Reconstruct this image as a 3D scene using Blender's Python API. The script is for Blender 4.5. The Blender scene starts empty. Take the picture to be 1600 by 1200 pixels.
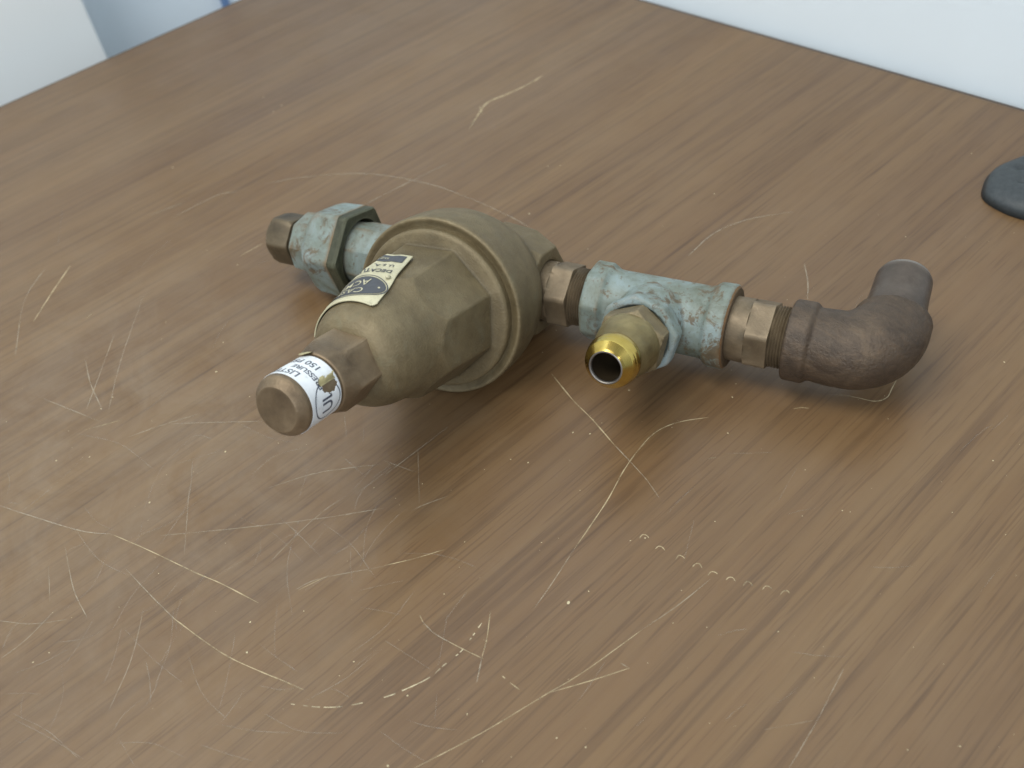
import bpy, math, random
from mathutils import Vector, Matrix, noise
random.seed(7)
scene = bpy.context.scene
col = scene.collection
MM = 0.001

# ------------------------------------------------------------------ camera
CAM_H = 271.28
cam_d = bpy.data.cameras.new('camera')
cam = bpy.data.objects.new('camera', cam_d); col.objects.link(cam)
RX = Vector((0.678822, 0.723418, -0.125966))      # camera right in world
RU = -Vector((0.449351, -0.544918, -0.707919))    # camera up
RB = -Vector((-0.580762, 0.423948, -0.69497))     # camera back
cam.matrix_world = Matrix(((RX.x, RU.x, RB.x, 0), (RX.y, RU.y, RB.y, 0), (RX.z, RU.z, RB.z, CAM_H*MM), (0, 0, 0, 1)))
cam_d.sensor_width = 36; cam_d.lens = 1500/1600*36
cam_d.clip_start = 0.01; cam_d.clip_end = 50
cam_d.dof.use_dof = True; cam_d.dof.focus_distance = 0.345; cam_d.dof.aperture_fstop = 13
scene.camera = cam

# ------------------------------------------------------------------ world, lamps, exposure
w = bpy.data.worlds.new('World'); scene.world = w; w.use_nodes = True
bg = w.node_tree.nodes['Background']; bg.inputs[0].default_value = (0.80, 0.90, 1.0, 1); bg.inputs[1].default_value = 0.33
def area(name, loc, target, sx, sy, power, colr):
    l = bpy.data.lights.new(name, 'AREA'); l.shape = 'RECTANGLE'; l.size = sx; l.size_y = sy; l.energy = power; l.color = colr
    o = bpy.data.objects.new(name, l); col.objects.link(o); o.location = loc
    o.rotation_euler = (Vector(target) - Vector(loc)).to_track_quat('-Z', 'Y').to_euler(); return o
area('ceiling_lamp', (-0.32, -0.42, 1.60), (-0.30, 0.35, 0), 1.1, 0.6, 19.5, (1.0, 0.955, 0.86))
area('ceiling_lamp', (1.30, -0.10, 1.55), (-0.2, 0.1, 0), 0.30, 0.18, 3.4, (1.0, 0.97, 0.92))
area('wall_fill_light', (0.95, -1.3, 1.05), (-0.75, 0.4, 0.10), 1.2, 1.0, 15, (0.90, 0.95, 1.0))  # unseen fill, added to brighten the left wall; no window is modelled
scene.view_settings.view_transform = 'Standard'; scene.view_settings.look = 'None'
scene.view_settings.exposure = 0.15; scene.view_settings.gamma = 1.0

# ------------------------------------------------------------------ materials
def mat(name):
    m = bpy.data.materials.new(name); m.use_nodes = True
    nt = m.node_tree; b = nt.nodes['Principled BSDF']
    return m, nt, b
def N(nt, t, **kw):
    n = nt.nodes.new(t)
    for k, v in kw.items():
        if k in n.inputs: n.inputs[k].default_value = v
        else: setattr(n, k, v)
    return n
def ramp(nt, fac, stops):
    r = nt.nodes.new('ShaderNodeValToRGB'); e = r.color_ramp.elements
    while len(e) < len(stops): e.new(0.5)
    for i, (p, c) in enumerate(stops):
        e[i].position = p; e[i].color = (*c, 1) if len(c) == 3 else c
    nt.links.new(fac, r.inputs[0]); return r.outputs[0]
def mix(nt, fac, a, b, mode='MIX'):
    n = nt.nodes.new('ShaderNodeMix'); n.data_type = 'RGBA'; n.blend_type = mode
    for v, i in ((fac, 0), (a, 6), (b, 7)):
        if isinstance(v, (int, float)): n.inputs[i].default_value = v
        elif isinstance(v, tuple): n.inputs[i].default_value = (*v, 1)
        else: nt.links.new(v, n.inputs[i])
    return n.outputs[2]
def coords(nt, scale=(1, 1, 1), rot=(0, 0, 0), out='Object'):
    tc = nt.nodes.new('ShaderNodeTexCoord'); mp = nt.nodes.new('ShaderNodeMapping')
    mp.inputs['Scale'].default_value = scale; mp.inputs['Rotation'].default_value = rot
    nt.links.new(tc.outputs[out], mp.inputs[0]); return mp.outputs[0]
def noise_tex(nt, vec, scale, detail=4, rough=0.6, dist=0.0):
    n = N(nt, 'ShaderNodeTexNoise', Scale=scale, Detail=detail, Roughness=rough, Distortion=dist)
    nt.links.new(vec, n.inputs['Vector']); return n.outputs[0]
def bump(nt, b, h, strength, dist=0.001):
    n = N(nt, 'ShaderNodeBump', Strength=strength, Distance=dist)
    nt.links.new(h, n.inputs['Height']); nt.links.new(n.outputs[0], b.inputs['Normal'])
def simple(name, c, rough=0.6, metal=0.0):
    m, nt, b = mat(name); b.inputs['Base Color'].default_value = (*c, 1)
    b.inputs['Roughness'].default_value = rough; b.inputs['Metallic'].default_value = metal; return m

def wood_mat():
    m, nt, b = mat('walnut_laminate')
    v1 = coords(nt, (8, 0.6, 1)); v2 = coords(nt, (55, 1.5, 1)); v3 = coords(nt, (290, 6, 1)); v4 = coords(nt, (950, 30, 1))
    a = noise_tex(nt, v1, 1.0, 3, 0.5, 0.6); s2 = noise_tex(nt, v2, 1.0, 4, 0.6, 0.8); s3 = noise_tex(nt, v3, 1.0, 3, 0.55, 0.4); s4 = noise_tex(nt, v4, 1.0, 2, 0.6)
    c1 = ramp(nt, s2, [(0.28, (0.120, 0.068, 0.029)), (0.45, (0.140, 0.081, 0.035)), (0.58, (0.150, 0.089, 0.039)), (0.74, (0.164, 0.100, 0.046))])
    c2 = ramp(nt, a, [(0.33, (0.90, 0.88, 0.92)), (0.52, (1, 1, 1)), (0.68, (1.06, 1.04, 0.97))])
    c = mix(nt, 1.0, c1, c2, 'MULTIPLY')
    c3 = ramp(nt, s3, [(0.30, (0.74, 0.71, 0.71)), (0.47, (1, 1, 1)), (0.70, (1.10, 1.09, 1.07))])
    c = mix(nt, 0.85, c, c3, 'MULTIPLY')
    c4 = ramp(nt, s4, [(0.34, (0.62, 0.57, 0.55)), (0.45, (1, 1, 1))])
    c = mix(nt, 0.55, c, c4, 'MULTIPLY')
    # dull rubbed haze, patchy
    vh = coords(nt, (1, 1, 1)); hz = noise_tex(nt, vh, 5.0, 5, 0.65, 0.3)
    hf = ramp(nt, hz, [(0.45, (0, 0, 0)), (0.75, (0.10, 0.10, 0.10))])
    c = mix(nt, hf, c, (0.32, 0.26, 0.19))
    # whitish mottled patch, fading outward, at the left front of the top
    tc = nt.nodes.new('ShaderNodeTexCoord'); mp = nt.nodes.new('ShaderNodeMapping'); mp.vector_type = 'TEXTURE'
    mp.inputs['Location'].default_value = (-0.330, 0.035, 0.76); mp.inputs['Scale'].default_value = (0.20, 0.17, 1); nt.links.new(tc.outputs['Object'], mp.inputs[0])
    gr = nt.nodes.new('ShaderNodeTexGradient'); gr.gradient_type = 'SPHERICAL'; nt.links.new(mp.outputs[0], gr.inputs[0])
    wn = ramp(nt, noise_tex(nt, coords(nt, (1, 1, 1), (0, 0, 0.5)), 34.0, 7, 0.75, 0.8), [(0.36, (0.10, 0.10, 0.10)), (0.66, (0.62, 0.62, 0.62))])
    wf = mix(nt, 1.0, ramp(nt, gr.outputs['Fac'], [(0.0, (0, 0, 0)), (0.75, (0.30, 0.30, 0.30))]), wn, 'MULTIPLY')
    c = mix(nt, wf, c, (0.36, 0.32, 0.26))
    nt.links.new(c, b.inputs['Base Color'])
    rr = ramp(nt, noise_tex(nt, vh, 22.0, 4, 0.6), [(0.3, (0.30, 0.30, 0.30)), (0.7, (0.42, 0.42, 0.42))])
    nt.links.new(rr, b.inputs['Roughness'])
    b.inputs['Specular IOR Level'].default_value = 0.52
    bump(nt, b, s4, 0.10, 0.0002)
    return m
def paint_mat(name, c, rough=0.85, bs=0.15, scale=180):
    m, nt, b = mat(name)
    v = coords(nt); n1 = noise_tex(nt, v, 4, 4, 0.6); n2 = noise_tex(nt, v, scale, 3, 0.6)
    k = ramp(nt, n1, [(0.3, tuple(x*0.965 for x in c)), (0.7, tuple(min(1, x*1.02) for x in c))])
    nt.links.new(k, b.inputs['Base Color']); b.inputs['Roughness'].default_value = rough
    bump(nt, b, n2, bs, 0.001); return m
def bronze_mat(name, c_lo, c_mid, c_hi, rough=0.50, metal=0.25, green=0.18, bs=0.42, bscale=1300):
    m, nt, b = mat(name)
    v = coords(nt); n1 = noise_tex(nt, v, 55, 5, 0.65, 0.3); n2 = noise_tex(nt, v, 260, 4, 0.65); n3 = noise_tex(nt, v, bscale, 3, 0.6); n4 = noise_tex(nt, v, 95, 5, 0.7, 0.6)
    c = ramp(nt, n1, [(0.30, c_lo), (0.50, c_mid), (0.72, c_hi)])
    c = mix(nt, 0.6, c, ramp(nt, n2, [(0.30, (0.78, 0.76, 0.73)), (0.5, (1, 1, 1)), (0.75, (1.12, 1.10, 1.06))]), 'MULTIPLY')
    gf = ramp(nt, n4, [(0.55, (0, 0, 0)), (0.75, (green, green, green))])
    c = mix(nt, gf, c, (0.20, 0.23, 0.17))
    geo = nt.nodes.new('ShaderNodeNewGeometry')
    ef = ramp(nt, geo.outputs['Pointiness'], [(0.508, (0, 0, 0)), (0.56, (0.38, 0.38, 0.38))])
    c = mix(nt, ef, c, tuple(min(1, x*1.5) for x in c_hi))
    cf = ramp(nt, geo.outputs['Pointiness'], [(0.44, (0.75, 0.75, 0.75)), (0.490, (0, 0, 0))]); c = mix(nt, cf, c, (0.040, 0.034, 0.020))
    nt.links.new(c, b.inputs['Base Color']); b.inputs['Metallic'].default_value = metal
    rr = ramp(nt, n4, [(0.3, (rough-.07,)*3), (0.7, (rough+.14,)*3)]); nt.links.new(rr, b.inputs['Roughness'])
    bump(nt, b, n3, bs, 0.0006); return m
def blue_paint_mat():
    m, nt, b = mat('chipped_blue_paint')
    v = coords(nt); n1 = noise_tex(nt, v, 48, 5, 0.7, 0.5); n2 = noise_tex(nt, v, 190, 5, 0.7, 0.3); n3 = noise_tex(nt, v, 700, 3, 0.6); n5 = noise_tex(nt, v, 30, 3, 0.6)
    c = ramp(nt, n1, [(0.28, (0.105, 0.118, 0.085)), (0.46, (0.170, 0.210, 0.192)), (0.68, (0.250, 0.325, 0.345))])
    c = mix(nt, 0.7, c, ramp(nt, n2, [(0.28, (0.62, 0.62, 0.55)), (0.45, (1, 1, 1)), (0.8, (1.12, 1.10, 1.05))]), 'MULTIPLY')
    # rust: big flecks and rubbed edges
    rust = ramp(nt, n2, [(0.3, (0.060, 0.042, 0.022)), (0.7, (0.135, 0.086, 0.038))])
    f1 = ramp(nt, noise_tex(nt, v, 105, 6, 0.75, 0.8), [(0.545, (0, 0, 0)), (0.615, (0.85, 0.85, 0.85))])
    c = mix(nt, f1, c, rust)
    f2 = ramp(nt, noise_tex(nt, v, 420, 4, 0.7), [(0.58, (0, 0, 0)), (0.66, (0.75, 0.75, 0.75))])
    c = mix(nt, f2, c, (0.10, 0.07, 0.035))
    geo = nt.nodes.new('ShaderNodeNewGeometry')
    ef = ramp(nt, geo.outputs['Pointiness'], [(0.507, (0, 0, 0)), (0.550, (0.9, 0.9, 0.9))])
    em = nt.nodes.new('ShaderNodeMath'); em.operation = 'MULTIPLY'; nt.links.new(ef, em.inputs[0])
    nt.links.new(ramp(nt, n5, [(0.42, (0, 0, 0)), (0.62, (1, 1, 1))]), em.inputs[1])
    c = mix(nt, em.outputs[0], c, (0.17, 0.105, 0.045))
    cf = ramp(nt, geo.outputs['Pointiness'], [(0.455, (0.85, 0.85, 0.85)), (0.492, (0, 0, 0))]); c = mix(nt, cf, c, (0.075, 0.060, 0.034))
    nt.links.new(c, b.inputs['Base Color']); b.inputs['Roughness'].default_value = 0.52
    bump(nt, b, n3, 0.25, 0.0005); return m
def iron_mat():
    m, nt, b = mat('brown_cast_elbow')
    v = coords(nt); vs = coords(nt, (60, 330, 330)); n1 = noise_tex(nt, v, 70, 5, 0.65, 0.4); n2 = noise_tex(nt, vs, 1.0, 5, 0.7, 0.6); n3 = noise_tex(nt, v, 900, 3, 0.65)
    c = ramp(nt, n1, [(0.3, (0.046, 0.033, 0.023)), (0.52, (0.078, 0.055, 0.037)), (0.75, (0.122, 0.087, 0.055))])
    c = mix(nt, 0.75, c, ramp(nt, n2, [(0.30, (0.62, 0.58, 0.56)), (0.5, (1, 1, 1)), (0.72, (1.42, 1.32, 1.18))]), 'MULTIPLY')
    nt.links.new(c, b.inputs['Base Color']); b.inputs['Roughness'].default_value = 0.50; b.inputs['Metallic'].default_value = 0.25
    ad = nt.nodes.new('ShaderNodeMath'); ad.operation = 'ADD'; nt.links.new(n2, ad.inputs[0]); nt.links.new(n3, ad.inputs[1])
    bump(nt, b, ad.outputs[0], 0.6, 0.0006); return m
def brass_mat():
    m, nt, b = mat('bright_brass')
    v = coords(nt); n1 = noise_tex(nt, v, 120, 4, 0.6)
    c = ramp(nt, n1, [(0.3, (0.50, 0.36, 0.085)), (0.7, (0.66, 0.50, 0.15))])
    nt.links.new(c, b.inputs['Base Color']); b.inputs['Metallic'].default_value = 1.0; b.inputs['Roughness'].default_value = 0.20; return m
def paper_mat(name, c, c2, scale=90):
    m, nt, b = mat(name)
    v = coords(nt); n1 = noise_tex(nt, v, scale, 5, 0.65)
    k = ramp(nt, n1, [(0.35, c2), (0.6, c)])
    dn = ramp(nt, noise_tex(nt, v, scale*2.6, 5, 0.7), [(0.60, (0, 0, 0)), (0.70, (0.35, 0.35, 0.35))]); k = mix(nt, dn, k, tuple(x*0.55 for x in c2))
    nt.links.new(k, b.inputs['Base Color']); b.inputs['Roughness'].default_value = 0.42; return m
def scuff_mat(name, c, alpha):
    m, nt, b = mat(name); b.inputs['Base Color'].default_value = (*c, 1); b.inputs['Roughness'].default_value = 0.7
    v = coords(nt); n1 = noise_tex(nt, v, 130, 5, 0.7)
    a = ramp(nt, n1, [(0.36, (alpha*0.30,)*3), (0.58, (alpha,)*3)]); nt.links.new(a, b.inputs['Alpha']); return m

M = dict(
    wood=wood_mat(), edge=simple('dark_edge_band', (0.06, 0.042, 0.03), 0.5), leg=simple('table_leg_steel', (0.05, 0.05, 0.055), 0.45, 0.6),
    wall=paint_mat('pale_blue_white_wall', (0.77, 0.86, 0.93)), wall2=paint_mat('left_wall_paint', (0.78, 0.87, 0.94)), panel=paint_mat('white_panel_paint', (0.82, 0.86, 0.87), 0.5, 0.05),
    floor=paint_mat('grey_floor', (0.32, 0.32, 0.32)), strip=simple('blue_strip', (0.16, 0.27, 0.50), 0.5),
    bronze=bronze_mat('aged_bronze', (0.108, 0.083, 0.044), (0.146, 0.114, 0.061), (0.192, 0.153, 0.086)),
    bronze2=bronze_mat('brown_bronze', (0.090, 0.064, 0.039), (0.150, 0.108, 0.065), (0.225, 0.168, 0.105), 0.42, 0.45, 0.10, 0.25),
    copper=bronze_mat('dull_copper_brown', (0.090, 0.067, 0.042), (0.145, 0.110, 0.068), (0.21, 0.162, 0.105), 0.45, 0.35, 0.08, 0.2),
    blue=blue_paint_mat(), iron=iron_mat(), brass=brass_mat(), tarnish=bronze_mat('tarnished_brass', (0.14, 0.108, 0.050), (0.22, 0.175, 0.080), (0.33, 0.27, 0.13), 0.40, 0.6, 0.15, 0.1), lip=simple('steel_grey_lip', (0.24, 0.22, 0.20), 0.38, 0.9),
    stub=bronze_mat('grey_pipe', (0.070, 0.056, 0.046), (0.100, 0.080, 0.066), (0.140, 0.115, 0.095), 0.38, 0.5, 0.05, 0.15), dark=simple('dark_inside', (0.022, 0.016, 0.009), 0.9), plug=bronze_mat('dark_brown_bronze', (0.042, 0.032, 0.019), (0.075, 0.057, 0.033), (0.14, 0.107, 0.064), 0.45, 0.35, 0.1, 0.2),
    cream=paper_mat('cream_plate', (0.54, 0.51, 0.35), (0.40, 0.38, 0.26)), ink=simple('grey_black_ink', (0.055, 0.058, 0.068), 0.45),
    white=paper_mat('white_sticker_paper', (0.74, 0.78, 0.82), (0.62, 0.66, 0.70)), torn=paper_mat('yellowed_torn_paper', (0.50, 0.45, 0.24), (0.30, 0.27, 0.15), 300),
    rust=bronze_mat('orange_rust', (0.10, 0.05, 0.022), (0.19, 0.095, 0.035), (0.27, 0.15, 0.055), 0.7, 0.0, 0.0, 0.5),
    rim=bronze_mat('dark_green_bronze', (0.030, 0.034, 0.020), (0.052, 0.056, 0.034), (0.085, 0.088, 0.055), 0.5, 0.3, 0.3),
    ink2=simple('blue_black_ink', (0.06, 0.07, 0.10), 0.5),
    pad=paper_mat('dark_grey_rubber', (0.044, 0.053, 0.058), (0.030, 0.037, 0.042), 500),
    scratch=scuff_mat('raw_tan_scratch', (0.50, 0.41, 0.25), 0.85), dotted=scuff_mat('dashed_tan_scratch', (0.55, 0.48, 0.32), 0.95),
    faint=scuff_mat('faint_scuff', (0.47, 0.41, 0.31), 0.58), hair=scuff_mat('hairline_scuff', (0.46, 0.41, 0.34), 0.27), chip=simple('tan_chip', (0.52, 0.45, 0.29), 0.8))
M['dark'].node_tree.nodes['Principled BSDF'].inputs['Specular IOR Level'].default_value = 0.05
M['pad'].node_tree.nodes['Principled BSDF'].inputs['Roughness'].default_value = 0.55

# ------------------------------------------------------------------ helpers
def tag(o, label=None, cat=None, group=None, kind=None):
    for k, v in (('label', label), ('category', cat), ('group', group), ('kind', kind)):
        if v: o[k] = v
    return o
def link(name, me, m, parent=None, mats=None):
    o = bpy.data.objects.new(name, me); col.objects.link(o)
    for x in (mats or [m]): me.materials.append(x)
    if parent: o.parent = parent
    return o
def mesh(name, verts, faces, m, parent=None, smooth=True, angle=35, origin=(0, 0, 0)):
    me = bpy.data.meshes.new(name); me.from_pydata([tuple(v) for v in verts], [], faces); me.validate()
    if smooth:
        me.polygons.foreach_set('use_smooth', [True]*len(me.polygons))
        if angle: me.set_sharp_from_angle(angle=math.radians(angle))
    me.update(); return link(name, me, m, parent)
def box_vf(x0, x1, y0, y1, z0, z1):
    v = [(x, y, z) for z in (z0, z1) for y in (y0, y1) for x in (x0, x1)]
    return v, [(0, 2, 3, 1), (4, 5, 7, 6), (0, 1, 5, 4), (2, 6, 7, 3), (0, 4, 6, 2), (1, 3, 7, 5)]
def box(name, b, m, parent=None, bev=0.0):
    v, f = box_vf(*[x*MM for x in b]); o = mesh(name, v, f, m, parent, smooth=False)
    if bev:
        md = o.modifiers.new('bevel', 'BEVEL'); md.width = bev*MM; md.segments = 3
    return o

# ------------------------------------------------------------------ setting
WALL_Y = 475; WALL_X = -830
box('wall_back', (WALL_X-100, 1800, WALL_Y, WALL_Y+100, -760, 1500), M['wall'])['kind'] = 'structure'
box('wall_left', (WALL_X-100, WALL_X, -1500, WALL_Y-2, -760, 1500), M['wall2'])['kind'] = 'structure'
box('floor', (-2600, 2600, -2600, 1600, -860, -762), M['floor'])['kind'] = 'structure'
LINES = [
 (0, 1.17, [(-395.0, 290.1), (-403.4, 304.8), (-408.9, 316.9), (-406.6, 329.1), (-404.3, 345.2), (-404.7, 358.0)]),
 (0, 1.15, [(-409.4, 311.2), (-401.8, 305.9)]),
 (1, 0.91, [(-447.2, 185.4), (-433.2, 204.0), (-411.4, 223.3), (-390.4, 233.8), (-366.7, 241.1), (-342.2, 244.4), (-316.9, 245.7), (-298.3, 245.5)]),
 (0, 0.74, [(-218.4, 180.0), (-201.3, 174.9), (-188.3, 172.2), (-172.8, 168.0)]),
 (1, 0.59, [(-172.8, 168.0), (-160.7, 165.2), (-151.9, 162.9), (-143.9, 159.8)]),
 (1, 1.07, [(-384.2, 205.2), (-381.1, 235.2), (-377.8, 259.5)]),
 (0, 0.84, [(-400.0, 140.1), (-399.5, 155.1)]),
 (0, 1.08, [(-438.7, 45.5), (-452.2, 60.0), (-468.1, 78.2)]),
 (1, 0.86, [(-421.4, 29.4), (-459.4, 49.4), (-477.1, 67.9)]),
 (0, 0.61, [(-151.1, 124.0), (-153.5, 133.8), (-157.1, 147.5), (-161.8, 161.1), (-164.5, 173.0), (-165.3, 182.9), (-162.1, 192.1), (-155.0, 201.5)]),
 (1, 0.51, [(-151.1, 124.0), (-146.8, 108.2), (-144.6, 98.6)]),
 (0, 0.71, [(-347.1, 30.7), (-340.4, 43.5)]),
 (1, 0.69, [(-328.3, 41.4), (-322.3, 56.3), (-316.4, 68.4)]),
 (1, 0.57, [(-320.8, 57.6), (-305.5, 71.4), (-290.4, 85.0)]),
 (1, 0.69, [(-335.0, -11.7), (-321.7, -5.9), (-297.2, 5.5), (-285.6, 13.4)]),
 (0, 0.61, [(-285.6, 13.4), (-267.6, 19.7), (-245.6, 26.7), (-233.7, 30.9), (-216.7, 35.8)]),
 (1, 0.58, [(-267.0, 9.7), (-247.8, 10.8), (-231.1, 12.2)]),
 (0, 0.65, [(-234.5, 11.8), (-218.6, 14.7), (-206.1, 17.6), (-193.4, 22.2), (-184.5, 25.8), (-177.6, 28.4)]),
 (2, 0.66, [(-176.7, 22.7), (-168.9, 28.6), (-162.9, 34.8), (-156.5, 44.6), (-153.3, 51.9), (-151.1, 59.0), (-151.0, 64.8), (-150.6, 71.2), (-151.6, 76.2), (-153.4, 83.2)]),
 (0, 0.56, [(-171.0, 71.0), (-168.1, 70.0)]),
 (1, 0.64, [(-168.1, 70.0), (-161.5, 70.0), (-151.8, 72.3)]),
 (0, 0.52, [(-156.5, 71.1), (-151.8, 72.3), (-143.2, 74.8)]),
 (0, 0.63, [(-154.4, 87.8), (-148.0, 80.5), (-144.1, 74.8)]),
 (1, 0.61, [(-144.1, 74.8), (-138.9, 68.0)]),
 (0, 0.43, [(-132.5, 35.7), (-125.7, 57.5), (-120.4, 79.2), (-117.0, 93.1), (-113.5, 116.1)]),
 (1, 0.45, [(-113.5, 116.1), (-110.9, 130.8), (-109.5, 145.1)]),
 (0, 0.47, [(-120.1, 80.6), (-112.9, 93.3), (-107.6, 103.5)]),
 (1, 0.43, [(-107.6, 103.5), (-110.7, 103.0)]),
 (0, 0.46, [(-195.8, 74.9), (-190.1, 84.0), (-185.0, 93.6)]),
 (1, 0.46, [(-211.4, 47.9), (-208.6, 56.3), (-195.6, 74.8)]),
 (0, 0.46, [(-210.5, 48.3), (-207.0, 60.7)]),
 (0, 0.6, [(-134.6, 74.9), (-133.1, 74.9)]),
 (0, 0.63, [(-131.1, 75.0), (-127.2, 75.4)]),
 (1, 0.49, [(-270.6, 25.9), (-250.1, 48.6), (-230.6, 71.6), (-216.1, 90.6)]),
 (1, 0.5, [(-284.1, 46.1), (-255.4, 27.9)]),
 (1, 0.5, [(-294.4, -1.8), (-273.5, -7.8), (-257.4, -9.7)]),
 (1, 0.5, [(-290.5, -10.1), (-275.0, -16.3)]),
 (0, 0.57, [(-137.5, 142.1), (-137.7, 143.9), (-136.5, 144.6), (-135.1, 144.3)]),
 (0, 0.56, [(-130.6, 142.4), (-130.5, 143.9), (-129.3, 144.4), (-127.8, 144.0)]),
 (0, 0.55, [(-122.8, 143.4), (-123.1, 145.4), (-122.0, 146.0), (-120.7, 145.8)]),
 (0, 0.54, [(-116.8, 144.9), (-116.8, 146.6), (-115.8, 147.4), (-114.1, 146.6)]),
 (0, 0.54, [(-111.0, 145.7), (-111.1, 147.4), (-110.1, 148.2), (-109.0, 148.2)]),
 (0, 0.53, [(-105.6, 148.1), (-105.5, 149.6), (-104.5, 150.3), (-103.1, 149.8)]),
 (0, 0.53, [(-100.1, 149.9), (-100.4, 152.0), (-99.3, 152.5), (-97.9, 152.0)]),
 (0, 0.52, [(-94.8, 152.8), (-94.9, 154.6), (-93.9, 155.3), (-92.7, 155.1)]),
 (0, 0.52, [(-89.6, 155.1), (-89.6, 156.8), (-88.8, 157.8), (-87.7, 157.5)]),
 (0, 0.68, [(-126.0, 241.4), (-119.9, 244.3), (-113.5, 247.0), (-111.3, 251.4), (-112.5, 257.0), (-113.6, 261.9)]),
 (0, 0.58, [(-133.8, 224.9), (-132.0, 227.2), (-129.7, 228.7)]),
 (0, 0.57, [(-142.2, 185.1), (-140.7, 187.6)]),
 (1, 0.81, [(-224.5, 273.7), (-226.1, 292.5), (-222.8, 306.2), (-217.2, 316.7), (-207.3, 329.1)]),
 (1, 0.79, [(-181.1, 299.9), (-172.9, 290.5), (-165.7, 280.0)]),
 (1, 0.51, [(-228.6, 100.2), (-228.7, 117.1), (-228.9, 132.7)]),
 (1, 0.48, [(-228.7, 117.1), (-207.7, 100.7)]),
 (1, 0.5, [(-234.6, 104.8), (-220.4, 109.4)]),
 (1, 0.48, [(-207.4, 95.8), (-206.1, 100.9), (-202.3, 110.1)]),
 (1, 0.62, [(-396.9, 69.0), (-370.6, 46.8), (-358.6, 36.6)]),
 (1, 0.64, [(-412.5, 92.3), (-377.2, 62.6), (-350.5, 43.3)]),
 (1, 0.62, [(-391.4, 51.1), (-372.6, 45.2), (-352.8, 41.4)]),
 (0, 1.17, [(-418.8, 64.4), (-420.6, 68.9)]),
 (1, 0.59, [(-384.2, 25.3), (-345.4, 37.9)]),
 (1, 0.96, [(-461.9, 135.1), (-460.2, 162.2), (-453.8, 170.7)]),
 (1, 0.78, [(-475.3, 127.3), (-469.5, 147.2)]),
 (1, 0.43, [(-60.9, 146.5), (-59.3, 138.2), (-57.5, 129.1), (-55.4, 115.4), (-54.8, 110.0)]),
 (1, 0.36, [(-66.3, 115.4), (-58.1, 126.9)]),
 (1, 0.49, [(-281.3, -32.6), (-270.9, -24.8), (-262.8, -15.0)]),
 (1, 0.48, [(-265.8, -38.6), (-266.3, -29.1), (-270.2, -15.5)]),
 (1, 0.46, [(-246.0, 6.5), (-230.7, -6.1), (-219.1, -20.0)]),
 (1, 0.52, [(-258.3, 66.7), (-249.2, 84.6), (-233.3, 103.8)]),
 (1, 0.49, [(-232.5, 81.8), (-231.8, 66.7), (-228.2, 47.4)]),
 (3, 0.36, [(-188.4, 59.1), (-182.1, 63.1), (-175.6, 66.7)]),
 (3, 0.48, [(-229.0, -17.3), (-235.7, -10.0), (-244.3, -3.1)]),
 (3, 0.41, [(-256.6, -21.4), (-251.4, -15.1), (-248.5, -8.2)]),
 (3, 0.48, [(-187.9, 4.0), (-189.7, 9.6), (-192.1, 15.2)]),
 (3, 0.32, [(-226.9, -37.5), (-235.4, -28.8), (-249.8, -23.2)]),
 (3, 0.42, [(-207.2, -23.8), (-198.5, -15.4), (-186.5, -10.1)]),
 (3, 0.54, [(-223.6, 82.6), (-227.1, 86.4), (-229.2, 90.8)]),
 (3, 0.4, [(-286.9, 27.5), (-301.1, 42.9), (-307.1, 60.8)]),
 (3, 0.46, [(-203.5, 41.2), (-221.7, 51.1), (-236.1, 66.0)]),
 (3, 0.39, [(-222.0, 59.9), (-224.4, 69.3), (-226.9, 79.1)]),
 (3, 0.38, [(-228.0, 9.5), (-234.7, 13.4), (-239.7, 18.6)]),
 (3, 0.6, [(-247.4, 95.3), (-240.2, 95.1), (-233.3, 95.2)]),
 (3, 0.35, [(-182.4, 14.4), (-167.2, 19.7), (-156.2, 29.0)]),
 (3, 0.47, [(-189.3, 19.4), (-183.8, 22.7), (-179.9, 27.0)]),
 (3, 0.39, [(-274.2, 17.0), (-276.8, 20.7), (-281.4, 23.7)]),
 (3, 0.38, [(-172.4, 57.0), (-162.6, 59.0), (-153.0, 60.8)]),
 (3, 0.52, [(-215.7, -5.1), (-224.9, 5.4), (-238.4, 14.3)]),
 (3, 0.48, [(-191.3, 4.8), (-201.2, 14.3), (-212.4, 23.9)]),
 (3, 0.42, [(-202.8, 71.0), (-213.7, 80.6), (-220.9, 92.7)]),
 (3, 0.41, [(-208.7, 49.8), (-207.9, 54.0), (-207.4, 58.3)]),
 (3, 0.44, [(-233.3, 70.0), (-231.9, 86.6), (-237.0, 104.6)]),
 (3, 0.39, [(-196.6, 81.2), (-184.2, 91.2), (-168.9, 97.1)]),
 (3, 0.39, [(-213.5, 64.9), (-212.2, 72.6), (-214.4, 80.8)]),
 (3, 0.58, [(-255.1, 121.9), (-259.3, 135.6), (-263.4, 149.9)]),
 (3, 0.65, [(-307.2, 60.3), (-304.0, 63.2), (-299.1, 64.6)]),
 (3, 0.38, [(-188.8, 2.4), (-177.5, 9.9), (-167.6, 18.2)]),
 (3, 0.4, [(-244.5, -27.3), (-249.3, -17.4), (-256.2, -7.5)]),
 (3, 0.58, [(-231.0, 96.7), (-230.8, 101.5), (-231.4, 106.6)]),
 (3, 0.61, [(-278.3, 17.6), (-273.2, 31.1), (-274.4, 45.8)]),
 (3, 0.38, [(-267.3, -14.7), (-269.3, -2.1), (-280.0, 9.4)]),
 (3, 0.5, [(-203.2, 27.3), (-193.2, 28.8), (-183.8, 30.8)]),
 (3, 0.54, [(-243.2, 61.7), (-228.9, 62.0), (-215.2, 61.9)]),
 (3, 0.45, [(-186.3, -4.5), (-177.8, -0.3), (-169.8, 4.2)]),
 (3, 0.61, [(-267.0, 24.1), (-276.4, 40.7), (-296.8, 54.9)]),
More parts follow.
